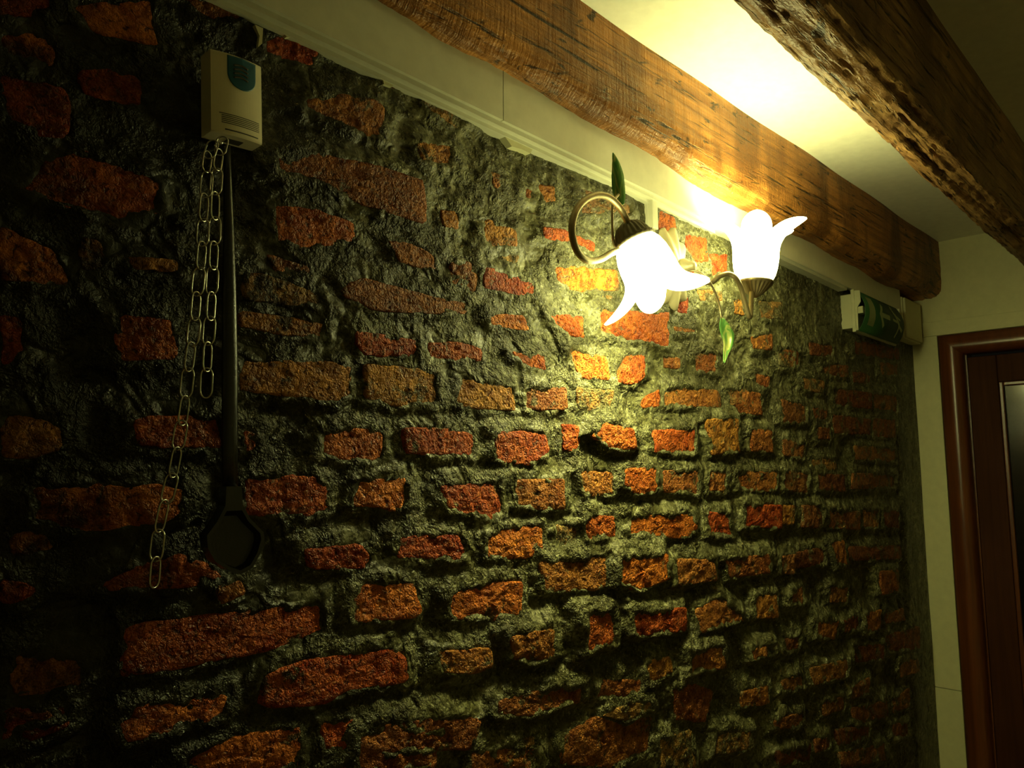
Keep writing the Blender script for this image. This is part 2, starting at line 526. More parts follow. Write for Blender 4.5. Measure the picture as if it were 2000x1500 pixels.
# ------------------------------------------------------------------ bricks, traced one by one
# crop origin and scale : "tone proud(mm) corners..."
BR = {
 (0, 0, .3): """
r7 430,20 980,-20 1020,300 860,270 600,210
r6 0,200 300,230 350,330 340,440 0,450
r9 0,480 300,545 430,570 455,700 440,890 280,900 150,830 0,800
r7 520,460 730,450 930,500 960,720 780,690 540,600
r9 330,1030 560,985 1040,1170 1030,1370 760,1440 360,1320 120,1250
b6 1120,-60 1620,20 1560,120 1380,130 1180,20
r6 -60,-60 330,-40 340,60 180,120 -60,110""",
 (450, 0, .3): """
r6 230,220 400,260 590,330 520,430 380,400 230,330
b9 490,640 720,620 940,650 1000,700 980,900 900,900 700,790 500,720
o7 1230,610 1540,750 1550,790 1480,840 1400,800 1250,690
b9 1210,920 1440,930 1450,1000 1430,1090 1240,1040
b12 290,1000 560,980 900,1060 1240,1180 1260,1450 1050,1390 800,1290 580,1170 290,1130
b6 1370,1360 1490,1370 1480,1490 1380,1480
o5 1690,1120 1760,1130 1750,1200 1700,1190
b6 1020,470 1130,540 1080,580 990,560""",
 (450, 400, .3): """
r9 290,0 560,30 800,120 800,230 500,280 310,250
b7 1630,50 1700,60 1760,130 1850,160 1870,270 1640,260
b8 220,320 350,350 520,400 540,500 330,500
b7 1010,230 1180,250 1330,320 1330,420 1100,370
b6 1430,350 1570,380 1560,500 1430,440
b9 720,530 880,480 1300,590 1560,640 1530,710 950,690 740,600
o12 90,450 200,450 560,560 650,680 90,620
b9 60,690 300,720 620,760 650,870 400,860 60,790
r9 810,820 1220,880 1220,990 860,980
r8 1290,900 1510,890 1640,940 1650,1020 1300,1000
r7 1690,710 1910,720 1940,820 1700,790
b10 70,1010 680,1020 780,1060 780,1230 700,1280 60,1210
b9 870,1040 1350,1080 1360,1310 1060,1310 880,1250
b8 1480,1120 1840,1180 1850,1340 1470,1310
r6 1820,950 2000,990 2020,1060 1900,1050
o6 1700,300 1880,330 1860,380 1700,360""",
 (0, 0, 1.): """
r8 945,520 1000,535 1045,555 1052,582 1018,578 945,562
r9 948,1045 990,1030 1056,1028 1058,1084 1000,1092 950,1088
r8 240,1232 300,1215 632,1172 636,1238 560,1262 505,1275 310,1312 240,1320
r8 365,1475 440,1440 585,1418 588,1500 350,1512
o14 970,1465 1000,1448 1045,1440 1062,1500 980,1510
o20 1285,1440 1350,1428 1362,1500 1290,1510
b15 1100,1440 1170,1400 1270,1395 1275,1470 1200,1500 1095,1490
b14 920,1470 990,1460 1050,1462 1050,1510 920,1510
o25 1180,1398 1230,1372 1272,1368 1278,1392 1220,1408
b18 1310,1345 1345,1330 1395,1350 1380,1410 1320,1405
b14 700,1440 780,1425 860,1440 850,1500 700,1508
b12 420,1150 465,1130 480,1160 430,1180
r7 0,1385 20,1380 140,1375 132,1420 80,1440 0,1455
b6 880,520 932,535 930,570 880,560
r7 1180,1003 1178,1002 1179,1004""",
 (950, 550, .3): """
r8 400,210 530,210 630,230 630,370 540,350 430,260
r12 740,180 1180,200 1190,430 1050,400 740,350
r7 1170,80 1310,100 1310,210 1180,190
r7 150,450 380,480 385,585 240,540
r9 540,440 780,490 800,640 640,630 560,530
r12 900,460 1030,480 1035,620 960,670 860,650 850,580
b6 1130,480 1270,490 1260,570 1150,560
b7 1350,460 1500,470 1500,600 1370,590
b6 1210,290 1380,300 1360,340 1220,330
b7 250,680 520,690 520,830 250,840
o9 590,690 830,710 820,850 600,830
r8 1010,760 1130,700 1130,820 1020,820
b10 1160,690 1290,680 1500,710 1520,820 1160,820
r11 60,970 390,990 410,1110 300,1190 60,1170
r8 500,930 605,940 605,1110 500,1100
r30 780,920 960,960 975,1090 800,1090 700,1000
r14 1090,970 1360,960 1370,1120 1090,1110
b24 1430,900 1640,890 1660,1110 1480,1120
b14 1730,960 1860,970 1870,1110 1730,1100
b12 600,1230 830,1240 830,1380 640,1390
r18 900,1220 1110,1200 1120,1370 1000,1390 900,1330
b14 1150,1230 1390,1230 1380,1400 1160,1370
b12 1440,1230 1570,1240 1560,1370 1440,1360
b12 1620,1230 1890,1240 1880,1370 1640,1360
b12 190,1290 500,1290 510,1480 330,1490 200,1450
b8 1710,360 1860,340 1860,440 1730,450
o8 1900,470 2010,480 2000,560 1910,550
o8 1560,690 1720,680 1730,800 1570,810""",
 (950, 150, .35): """
r8 370,1040 720,1080 740,1190 520,1200 410,1150
b7 290,600 390,610 390,700 320,710
b6 210,620 270,630 260,680 220,680
o9 520,620 800,700 820,770 530,760
r8 320,840 450,850 610,920 610,980 500,940 330,900
r9 960,740 1050,790 1060,870 960,870
r9 1100,870 1230,900 1240,1040 1170,1040 1110,950
r9 1240,990 1350,990 1350,1090 1260,1110
r8 1090,1050 1170,1060 1160,1140 1100,1120
o6 1170,1190 1330,1190 1320,1270 1190,1250
o6 1520,1250 1650,1260 1650,1350 1530,1350
b6 1370,1230 1430,1240 1440,1330 1380,1320
o7 620,1210 700,1220 690,1290 630,1280
b6 30,560 80,570 70,620 40,610""",
 (1400, 600, .3): """
b8 220,180 360,190 360,280 230,270
b7 420,270 540,290 530,380 430,350
b7 240,430 350,450 340,530 250,500
b9 80,530 280,560 290,700 90,690
b10 420,600 590,640 590,760 430,750
b10 430,860 580,880 570,980 440,970
b10 650,780 740,780 740,860 660,860
b9 760,700 1000,730 1000,830 770,820
b8 680,370 850,380 850,460 690,440
b8 880,420 1000,430 1000,500 890,490
b9 900,900 1170,920 1170,1010 900,990
o9 620,990 770,980 780,1060 630,1060
b12 430,1060 600,1080 600,1210 430,1190
b11 650,1080 840,1090 840,1200 660,1190
r16 190,1290 420,1290 420,1440 190,1430
r14 430,1290 510,1290 510,1410 430,1410
b13 560,1290 700,1290 690,1440 560,1430
b12 730,1320 930,1330 930,1450 740,1440
b12 950,1310 1050,1320 1050,1440 960,1430
b12 1080,1320 1190,1330 1190,1440 1090,1430
b9 880,1080 1170,1090 1170,1180 880,1180
b8 1060,360 1180,370 1180,450 1070,440
b8 900,210 1180,270 1180,340 900,310
b8 760,520 1000,560 1000,660 770,640
b8 1020,560 1170,580 1170,680 1020,660
b8 1020,720 1160,730 1160,850 1020,840
b8 600,230 760,250 750,330 610,310
o8 560,450 700,480 690,560 570,540
b9 620,650 720,670 710,740 630,730""",
 (0, 400, .3): """
r9 0,130 100,170 250,250 340,290 450,480 430,545 250,540 0,470
o8 520,200 650,220 700,330 640,420 530,420
b6 830,330 1180,360 1160,440 870,420
r9 0,700 150,720 170,1060 0,1110
r8 750,700 1120,740 1150,1000 760,1020""",
 (0, 750, .3): """
b8 0,190 250,210 400,290 400,420 250,480 0,490
r8 860,200 1430,210 1440,420 900,400
r9 220,680 640,655 1050,660 1190,700 1160,860 1000,920 540,960 200,880
r8 0,1270 180,1290 260,1340 150,1420 0,1420
r8 650,1250 1000,1110 1220,1120 1560,1250 1600,1300 1000,1340 650,1350
b6 60,980 300,960 360,1080 80,1120""",
 (0, 1050, .3): """
b8 80,760 540,790 530,980 80,1030
r9 860,1090 1480,1020 1510,1170 1080,1280 800,1340 740,1220
b7 0,1140 300,1120 380,1180 60,1230""",
 (450, 1050, .3): """
r11 230,900 480,800 1060,730 1150,790 1150,940 740,1020 600,1090 260,1110 210,1060
r8 490,80 830,40 920,110 900,200 560,210 490,170
r10 870,300 1180,290 1250,480 1200,520 800,560 780,400
r10 1440,350 1640,290 1890,290 1890,500 1700,540 1420,530
b14 1370,740 1700,720 1700,840 1560,890 1380,880
r9 590,1190 850,1180 870,1320 700,1400 590,1390
b14 980,1220 1400,1160 1620,1180 1560,1380 1000,1400""",
 (450, 750, .3): """
r8 1090,1000 1200,980 1480,980 1530,1100 1480,1150 1090,1140
r8 590,310 940,280 1000,300 1000,470 900,510 580,470
r8 1130,290 1340,280 1590,320 1590,470 1400,460 1140,450
r8 100,610 560,600 630,680 620,810 500,860 90,850
r8 830,620 1150,610 1160,800 1090,830 800,790
r9 1370,660 1760,640 1770,850 1700,890 1400,800
r6 80,300 170,310 160,440 90,440""",
 (950, 950, .3): """
r14 620,240 700,180 830,200 850,340 660,360
r15 930,190 1100,180 1340,180 1370,270 1310,340 930,320
r14 1440,170 1580,170 1610,330 1440,330
b16 360,490 780,450 800,640 700,680 380,690
r42 870,470 1180,440 1190,600 1000,680 870,640
b34 1230,470 1480,480 1500,610 1240,650
b26 1560,470 1840,440 1850,560 1590,600
r34 640,830 830,810 840,1030 650,1100
r40 940,810 1300,790 1300,940 960,980
b28 1380,800 1530,720 1680,830 1680,880 1400,950
b24 1750,720 1890,700 1900,850 1760,860
b20 1020,1140 1190,1110 1220,1220 1050,1300
b38 1320,1060 1530,1050 1560,1180 1330,1230
b22 1720,1060 1870,1020 1880,1100 1730,1140
b18 90,1390 450,1300 640,1290 640,1400 300,1490 90,1500
b16 740,1260 1000,1260 1000,1360 720,1380
o9 450,250 600,260 600,380 450,400
b32 160,980 430,930 450,1100 300,1150 190,1130
b20 1920,460 2010,440 2010,570 1930,570""",
 (1400, 1050, .3): """
b16 400,130 500,100 700,60 710,180 520,200
r18 740,40 830,20 850,180 780,200
b14 480,330 560,320 560,440 480,440
b13 730,320 860,320 850,420 740,420
r24 1060,220 1190,210 1190,350 1080,370
r18 650,550 790,540 780,660 650,660
b16 820,540 920,500 930,600 830,620
r18 960,500 1070,470 1060,600 970,640
b14 1100,500 1210,460 1220,540 1110,560
b14 440,660 540,640 540,720 450,740
b14 220,740 370,720 370,780 230,800
b20 620,850 860,790 870,900 630,960
b16 1190,820 1310,780 1320,870 1200,910
b16 420,930 560,870 570,980 430,1010
b18 870,970 1000,910 1000,1010 880,1050
b18 160,1010 340,960 340,1080 170,1110
b15 690,1070 830,1030 830,1120 700,1160
b18 370,1190 560,1130 570,1230 380,1250
b14 880,1110 1110,1060 1120,1170 900,1230
b16 640,1310 740,1290 740,1380 640,1400
o24 0,1250 230,1250 240,1370 0,1420
b16 380,1390 620,1340 620,1460 400,1490
b14 780,1250 1000,1220 1000,1320 800,1350
b13 1150,1050 1250,980 1260,1100 1160,1140
b14 1090,640 1310,580 1310,720 1110,760
b13 1140,1220 1240,1200 1250,1300 1150,1320
b14 880,700 1080,690 1080,790 890,820
b12 870,60 1200,50 1200,140 880,150
b14 800,1400 1100,1340 1110,1450 820,1500"""}


def in_poly(px, pz, P):
    ins = np.zeros(px.shape, bool)
    n = len(P)
    for i in range(n):
        x0, z0 = P[i]; x1, z1 = P[(i + 1) % n]
        if z0 == z1:
            continue
        c = ((z0 > pz) != (z1 > pz)) & (px < (x1 - x0) * (pz - z0) / (z1 - z0) + x0)
        ins ^= c
    return ins


def dist_poly(px, pz, P):          # distance to the outline, and how far below it the point lies
    best = np.full(px.shape, 9.0)
    below = np.zeros(px.shape)
    n = len(P)
    for i in range(n):
        x0, z0 = P[i]; x1, z1 = P[(i + 1) % n]
        ex, ez = x1 - x0, z1 - z0
        t = np.clip(((px - x0) * ex + (pz - z0) * ez) / (ex * ex + ez * ez + 1e-12), 0, 1)
        dx, dz = px - (x0 + t * ex), pz - (z0 + t * ez)
        d = np.hypot(dx, dz)
        k = d < best
        best = np.where(k, d, best)
        below = np.where(k, -dz, below)
    return best, below


def area(P):
    return 0.5 * sum(P[i][0] * P[(i + 1) % len(P)][1] - P[(i + 1) % len(P)][0] * P[i][1] for i in range(len(P)))


BRICKS = []                        # (tone, proud, polygon in x,z)
for (ox, oy, s), txt in BR.items():
    for line in txt.strip().splitlines():
        w = line.split()
        tone, p = w[0][0], float(w[0][1:]) / 1000
        if p > 0.018:
            p = 0.018 + (p - 0.018) * 0.42
        P = []
        for q in w[1:]:
            a, b = q.split(',')
            c = at(ox + float(a) * s, oy + float(b) * s, -p)
            P.append((c.x, c.z))
        if ox + float(w[1].split(',')[0]) * s > 1490 and tone in 'rb':      # duller bricks towards the end wall
            tone = 'd' if tone == 'b' else 'b'
        if abs(area(P)) < 2e-4:
            continue
        if area(P) < 0:
            P.reverse()
        BRICKS.append((tone, p, P))
N_SEEN = len(BRICKS)
# bricks just past the picture's edges, so that the wall goes on
rng = random.Random(5)
for r in range(26):
    z = 0.06 + r * 0.083
    x = -0.9 + (r % 2) * 0.11
    while x < 2.62:
        w_ = rng.uniform(0.15, 0.22)
        zz = z + rng.uniform(-.006, .006)
        P = [(x, zz), (x + w_, zz + rng.uniform(-.006, .006)), (x + w_, zz + 0.058), (x, zz + 0.058 + rng.uniform(-.006, .006))]
        cx, cz = x + w_ / 2, zz + 0.03
        # picture's footprint on the wall
        d = Vector((cx, 0, cz)) - CAM
        zf = d.dot(_F)
        u_, v_ = 1000 + FPX * d.dot(_R) / zf if zf > 0 else -9999, 750 - FPX * d.dot(_U) / zf if zf > 0 else 0
        hw = 0.5 * w_ * FPX / max(zf, 0.1)
        if zf < 0.15 or u_ < -hw * 0.95 or v_ > 1500 + 60:
            if z < 2.06 and v_ < 2600:
                BRICKS.append((rng.choice('rrb'), rng.uniform(.006, .012), P))
        x += w_ + 0.016

# mortar: one height field, lumpy, ledges over proud bricks, hollows under them
gx = np.concatenate([np.arange(-1.0, 0.10, 0.009), np.arange(0.10, 1.30, 0.0034), np.arange(1.30, 2.10, 0.0046), np.arange(2.10, XE, 0.0062), [XE]])
gz = np.concatenate([np.arange(-0.01, 0.45, 0.02), np.arange(0.45, 1.15, 0.0055), np.arange(1.15, 2.16, 0.0036), np.arange(2.16, 2.30, 0.02), [2.30]])
GX, GZ = np.meshgrid(gx, gz)
wx = GX + 0.006 * fbm(GX * 26, GZ * 26, 3, 50)
wz = GZ + 0.006 * fbm(GX * 26, GZ * 26, 3, 60)
low = np.clip((1.70 - GZ) / 0.5, 0, 1) * np.clip((GX - 0.55) / 0.5, 0, 1)    # the wall is more ragged low down
H = (0.0035 + 0.007 * low) * fbm(GX * 9, GZ * 13, 3, 1) + (0.0032 + 0.003 * low) * fbm(GX * 34, GZ * 40, 4, 11) + 0.0021 * fbm(GX * 105, GZ * 105, 2, 21) + 0.0007 * (np.random.RandomState(3).rand(*GX.shape) - 0.5)
H -= 0.004 * np.clip(fbm(GX * 16, GZ * 22, 3, 31) - 0.25, 0, 1) * 3
PAD = np.zeros_like(H)
COV = np.zeros_like(H)
for tone, p, P in BRICKS:
    xs, zs = [q[0] for q in P], [q[1] for q in P]
    m = 0.06
    i0, i1 = np.searchsorted(gx, [min(xs) - m, max(xs) + m])
    j0, j1 = np.searchsorted(gz, [min(zs) - m, max(zs) + m])
    if i1 - i0 < 2 or j1 - j0 < 2:
        continue
    X_, Z_ = wx[j0:j1, i0:i1], wz[j0:j1, i0:i1]
    ins = in_poly(X_, Z_, P)
    d, below = dist_poly(X_, Z_, P)
    sig = 0.026 + 0.3 * p
    dd = np.where(below > 0.3 * d, d * (1.3 + 55 * p), d)
    pad = np.where(ins, p + 0.0012 - np.clip(d, 0, 0.02) * 0.55, (p + 0.0012) * np.exp(-(dd / sig) ** 2))
    PAD[j0:j1, i0:i1] = np.maximum(PAD[j0:j1, i0:i1], pad)
H = PAD + H * 0.9
edge = np.clip((GX - 2.66) / 0.02, 0, 1)                       # smooth rendered strip beside the end wall
H = H * (1 - edge) + edge * (0.004 + 0.0018 * fbm(GX * 60, GZ * 6, 3, 77))
H += 0.009 * np.exp(-((GX - (2.655 + 0.006 * fbm(GZ * 9, GZ * 3, 3, 5))) / 0.009) ** 2) * (0.5 + 0.5 * np.clip(fbm(GX * 2, GZ * 14, 3, 9) * 2, -1, 1))
nzr, nxr = H.shape
me = bpy.data.meshes.new('wall_left')
co = np.stack([GX, -H, GZ], -1).reshape(-1, 3).astype(np.float32)
idx = np.arange(nzr * nxr).reshape(nzr, nxr)
quads = np.stack([idx[:-1, :-1], idx[:-1, 1:], idx[1:, 1:], idx[1:, :-1]], -1).reshape(-1, 4).astype(np.int32)
me.vertices.add(len(co)); me.vertices.foreach_set('co', co.ravel())
me.loops.add(quads.size); me.loops.foreach_set('vertex_index', quads.ravel())
me.polygons.add(len(quads)); me.polygons.foreach_set('loop_start', np.arange(0, quads.size, 4, dtype=np.int32))
me.polygons.foreach_set('use_smooth', np.ones(len(quads), bool))
me.update(calc_edges=True)
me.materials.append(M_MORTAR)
wall = bpy.data.objects.new('wall_left', me)
COL.objects.link(wall)
tag(wall, 'rough old brick wall with smeared grey green mortar', kind='structure')
# the wall's body behind the joints
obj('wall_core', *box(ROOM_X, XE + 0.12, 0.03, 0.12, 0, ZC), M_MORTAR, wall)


def make_brick(tone, p, P, seed):
    rg = random.Random(seed)
    # round the outline
    Q = []
    n = len(P)
    for i in range(n):
        a, b = Vector(P[i]), Vector(P[(i + 1) % n])
        L = (b - a).length
        cut = min(0.25, 0.0035 / max(L, 1e-4))
        Q += [a + (b - a) * cut, a + (b - a) * (1 - cut)]
    # resample
    per = [(Q[(i + 1) % len(Q)] - Q[i]).length for i in range(len(Q))]
    T = sum(per)
    K = 56 if T > 0.16 else 36
    out, i, acc = [], 0, 0.0
    for k in range(K):
        s = T * k / K
        while acc + per[i] < s:
            acc += per[i]; i += 1
        t = (s - acc) / max(per[i], 1e-9)
        out.append(Q[i] + (Q[(i + 1) % len(Q)] - Q[i]) * t)
    c = Vector((sum(q.x for q in out) / K, sum(q.y for q in out) / K))
    so = Vector((rg.uniform(0, 50), 0, rg.uniform(0, 50)))

    def nz(x, z, s):
        return mnoise.noise(Vector((x * s, 3.1, z * s)) + so)
    tx, tz = rg.uniform(-.04, .04), rg.uniform(-.04, .04)       # each one sits a little askew
    rings = [(1.10, 0.030, 0), (1.055, -p + 0.004, 1), (1.035, -p + 0.0008, 1), (0.97, -p - 0.0003, 2), (0.88, -p - .0006, 2), (0.78, -p - .0008, 2), (0.67, -p - .001, 2), (0.56, -p - .001, 2), (0.44, -p - .001, 2), (0.32, -p - .001, 2), (0.19, -p - .001, 2)]
    V, F = [], []
    for s, y, kind in rings:
        for q in out:
            wob = 0.0030 * nz(q.x, q.y, 45) + 0.0022 * nz(q.x, q.y, 150)
            dv = (q - c)
            e = c + dv * s + dv.normalized() * (wob if s > 0.9 else 0)
            yy = y
            if kind:
                yy -= (e.x - c.x) * tx + (e.y - c.y) * tz
                yy += (0.0018 + 0.06 * p) * nz(e.x, e.y, 55) * (1.0 if kind == 2 else 0.4) + (0.0016 + 0.03 * p) * nz(e.x, e.y, 150)
            V.append(Vector((e.x, yy, e.y)))
    V.append(Vector((c.x, -p - .001 + 0.002 * nz(c.x, c.y, 60), c.y)))
    R_ = len(rings)
    for r in range(R_ - 1):
        for k in range(K):
            F.append((r * K + k, r * K + (k + 1) % K, (r + 1) * K + (k + 1) % K, (r + 1) * K + k))
    for k in range(K):
        F.append(((R_ - 1) * K + k, (R_ - 1) * K + (k + 1) % K, R_ * K))
    if seed < 0:
        return V, F
    return obj('brick', V, F, M_BRICK[tone], wall, True, origin=(c.x, 0, c.y))


for i, (tone, p, P) in enumerate(BRICKS[:N_SEEN]):
    make_brick(tone, p, P, i * 13 + 1)
V, F = [], []                     # the courses past the picture's edges, one part
for i, (tone, p, P) in enumerate(BRICKS[N_SEEN:]):
    V, F = add((V, F), make_brick(tone, p, P, -i - 1))
if V:
    tag(obj('brickwork', V, F, M_BRICK['r'], wall, True), kind='stuff')


def flake(px, py, pts, y=-0.012):  # torn bits of old plaster under the trunking
    poly = [at(px + a, py + b, y) for a, b in pts]
    poly = [(q.x, q.z) for q in poly]
    V, F = prism(poly, y, y + 0.014)
    obj('plaster_scrap', V, F, M_PAINT, wall)


flake(0, 0, [(542, 50), (572, 62), (605, 76), (600, 80), (582, 74), (560, 72), (553, 64)])
flake(0, 0, [(498, 48), (514, 55), (512, 85), (504, 92), (507, 70)])
flake(0, 0, [(745, 142), (790, 160), (772, 163), (765, 170), (750, 164)])
flake(0, 0, [(985, 265), (1050, 288), (1040, 292), (1036, 300), (1020, 292), (1000, 286)])
flake(0, 0, [(672, 298), (760, 346), (815, 348), (800, 352), (758, 352), (720, 330)], -0.006)


# ------------------------------------------------------------------ ceiling beams
def beam(name, sect, x0, x1, m, label, seed, amp):
    """sect(x) -> list of (y, z, roughness) around the beam, from ceiling round to ceiling"""
    V, F = [], []
    n = int((x1 - x0) / 0.010)
    S = sect(1.0)
    nst = [max(2, int(math.hypot(b[0] - a[0], b[1] - a[1]) / 0.0042)) for a, b in zip(S[:-1], S[1:])]
    for i in range(n + 1):
        x = x0 + (x1 - x0) * i / n
        S = sect(x)
        k_ = 0
        for (ya, za, ra), (yb, zb, rb), steps in zip(S[:-1], S[1:], nst):
            for k in range(steps):
                t = k / steps
                y, z = ya + (yb - ya) * t, za + (zb - za) * t
                r = (ra + (rb - ra) * t) * amp
                a = mnoise.noise(Vector((x * 2.3, y * 70 + seed, z * 70)))
                b = mnoise.noise(Vector((x * 9, y * 22, z * 22 + seed)))
                c = mnoise.noise(Vector((x * 40, y * 120, z * 120 + seed)))
                e = mnoise.noise(Vector((x * 2.6, y * 130 + seed, z * 130)))
                ck = -1.3 * max(0.0, 1 - abs(e) / 0.10) * (1 if a > -0.15 else 0.2)      # cracks along the grain
                V.append(Vector((x, y + r * (0.35 * a + 0.5 * b), z + r * (0.5 * a + 0.5 * b + 0.5 * c - 0.45 * ck))))
                k_ += 1
        V.append(Vector((x, S[-1][0], S[-1][1])))
        k_ += 1
    for i in range(n):
        for k in range(k_ - 1):
            F.append((i * k_ + k, i * k_ + k + 1, (i + 1) * k_ + k + 1, (i + 1) * k_ + k))
    F.append(tuple(range(k_)))
    F.append(tuple(n * k_ + k for k in range(k_)))
    o = obj(name, V, F, m, None, True, origin=((x0 + x1) / 2, V[0].y, ZC))
    try:
        o.data.set_sharp_from_angle(angle=rad(50))
    except Exception:
        pass
    return tag(o, label, 'beam')


def zb1(x):
    return 2.150 + 0.036 * max(0.0, 1.5 - x) + 0.004 * math.sin(x * 7) + 0.004 * math.sin(x * 17)


def sect1(x):
    y = -0.050 - 0.0195 * x
    z = zb1(x)
    w = 0.0022 * math.sin(x * 5 + 1) + 0.0018 * math.sin(x * 13)
    return [(y + w, ZC + 0.004, 0.3), (y, z + 0.050, 0.35), (y + 0.004, z + 0.022, 0.5), (y + 0.018, z + 0.004, 1.0), (y + 0.034, z, 0.9), (-0.002, z, 0.2), (0.004, z + 0.03, 0), (0.004, ZC + 0.004, 0)]


beam('ceiling_beam', sect1, ROOM_X + 0.002, XE - 0.001, M_WOOD1, 'brown sawn timber beam running along the top of the brick wall', 3.0, 0.006)


def sect2(x):
    w = 0.002 * math.sin(x * 4.2) + 0.0015 * math.sin(x * 11 + 2)
    return [(-0.372 + 0.002 * x, ZC + 0.004, 0.2), (-0.372 + w, 2.20, 0.6), (-0.382 + w, 2.165, 1.0), (-0.410, 2.150, 1.0), (-0.462, 2.152, 1.0), (-0.474 + w, 2.162, 0.7), (-0.478 + w, 2.22, 0.4), (-0.492, ZC + 0.004, 0.2)]


beam('ceiling_beam', sect2, ROOM_X + 0.002, XE - 0.001, M_WOOD2, 'rough hewn dark beam with deep cracks nearest the viewer', 11.0, 0.009)

# ------------------------------------------------------------------ white cable trunking under the first beam
trunk = thing('cable_trunking', (0.8, -0.01, 2.09), 'white plastic cable trunking along the top of the brick wall', 'trunking')


def zt(x):
    return 2.1045 - 0.0106 * x


def rail(x0, x1, y0, y1, dz0, dz1):   # a bar that follows the trunking's slight fall
    q = []
    for x in (x0, x1):
        b = zt(x) + dz0
        t = zb1(x) + 0.012 if dz1 is None else zt(x) + dz1
        q += [Vector((x, y0, b)), Vector((x, y1, b)), Vector((x, y1, t)), Vector((x, y0, t))]
    F = [(0, 1, 2, 3), (7, 6, 5, 4)] + [(i, (i + 1) % 4, 4 + (i + 1) % 4, 4 + i) for i in range(4)]
    return q, F


jx = at(983, 200, -0.03).x
ends = [-1.6, jx - 0.0008, jx + 0.0008, 2.685]
for a, b in ((ends[0], ends[1]), (ends[2], ends[3])):
    n = 12
    V, F = [], []
    for i in range(n):
        V, F = add((V, F), rail(a + (b - a) * i / n, a + (b - a) * (i + 1) / n, -0.030, -0.016, 0.0, None))
    bmw = bmesh.new()
    o = obj('lid', V, F, M_WHITE, trunk)
    bmw.from_mesh(o.data)
    bmesh.ops.remove_doubles(bmw, verts=bmw.verts, dist=1e-5)
    bmw.to_mesh(o.data); bmw.free()
obj('base_channel', *rail(-1.6, 2.225, -0.024, 0.012, -0.0075, 0.05), M_WHITE, trunk)
obj('base_lip', *rail(-1.6, at(1394, 465, -0.01).x, -0.014, 0.012, -0.0135, 0.0), M_WHITE, trunk)

drop = thing('cable_cover', (1.235, -0.01, 2.03), 'short white cable cover dropping from the trunking to the lamp', 'cable cover')
obj('cover', *box(1.228, 1.247, -0.020, 0.004, 2.027, 2.0905, 0.0015), M_WHITE, drop)
obj('base_strip', *box(1.225, 1.250, -0.010, 0.006, 2.024, 2.0905, 0.001), M_WHITE, drop)
obj('cable', *tube(spline([Vector((1.237, -0.012, 2.03)), Vector((1.234, -0.020, 2.015)), Vector((1.245, -0.016, 2.004))]), 0.0022, 8), M_WHITE, drop, True)

# ------------------------------------------------------------------ twin lamp on the brick wall
sc_root = thing('wall_sconce', (1.28, -0.012, 1.965), 'brass twin arm wall lamp with two glowing white tulip glass shades', 'lamp')
YL = -0.112
# back plate: scalloped, domed
pc = at(1310, 524, -0.012)
V, F = [], []
nr, ns = 9, 72
for i in range(nr):
    s = i / (nr - 1)
    for k in range(ns):
        a = 2 * math.pi * k / ns
        sc_ = 1 + 0.07 * s * math.cos(9 * a)
        yy = -0.004 - 0.020 * (1 - s ** 2) - 0.004 * s * math.cos(9 * a + 0.4) * s
        V.append(Vector((pc.x + 0.060 * s * sc_ * math.cos(a), yy - 0.010, pc.z + 0.082 * s * sc_ * math.sin(a))))
V += [q + Vector((0, 0.006, 0)) for q in V[-ns:]]
for i in range(nr):
    for k in range(ns):
        F.append((i * ns + k, i * ns + (k + 1) % ns, (i + 1) * ns + (k + 1) % ns, (i + 1) * ns + k))
obj('back_plate', V, F, M_GILT, sc_root, True)
knob = lathe(Vector((pc.x + 0.012, -0.030, pc.z)), Vector((0, -1, 0)), [(0.016, 0), (0.018, 0.006), (0.015, 0.014), (0.009, 0.020), (0.010, 0.026), (0.004, 0.032)], 24)
obj('boss', *knob, M_GILT, sc_root, True)
# arm looping over to the hanging shade
ARM1 = [(1322, 520, -.03), (1290, 512, -.06), (1245, 492, -.095), (1203, 491, -.108), (1172, 507, YL), (1146, 508, YL), (1126, 488, YL), (1117, 450, YL), (1124, 414, YL), (1142, 391, YL), (1166, 381, YL), (1190, 386, YL), (1211, 406, YL), (1225, 432, YL), (1233, 447, YL)]
obj('arm', *tube(spline([at(*q) for q in ARM1], 6), 0.0056, 14), M_BRASS, sc_root, True)
# arm dipping to the upright shade
YU = -0.120
ARM2 = [(1322, 524, -.03), (1350, 545, -.06), (1387, 552, -.085), (1405, 540, -.10), (1422, 535, -.11), (1437, 543, YU), (1447, 562, YU), (1455, 590, YU), (1461, 612, YU), (1464, 619, YU), (1466, 612, YU), (1467, 595, YU), (1468, 570, YU)]
obj('arm', *tube(spline([at(*q) for q in ARM2], 6), 0.0050, 14), M_BRASS, sc_root, True)


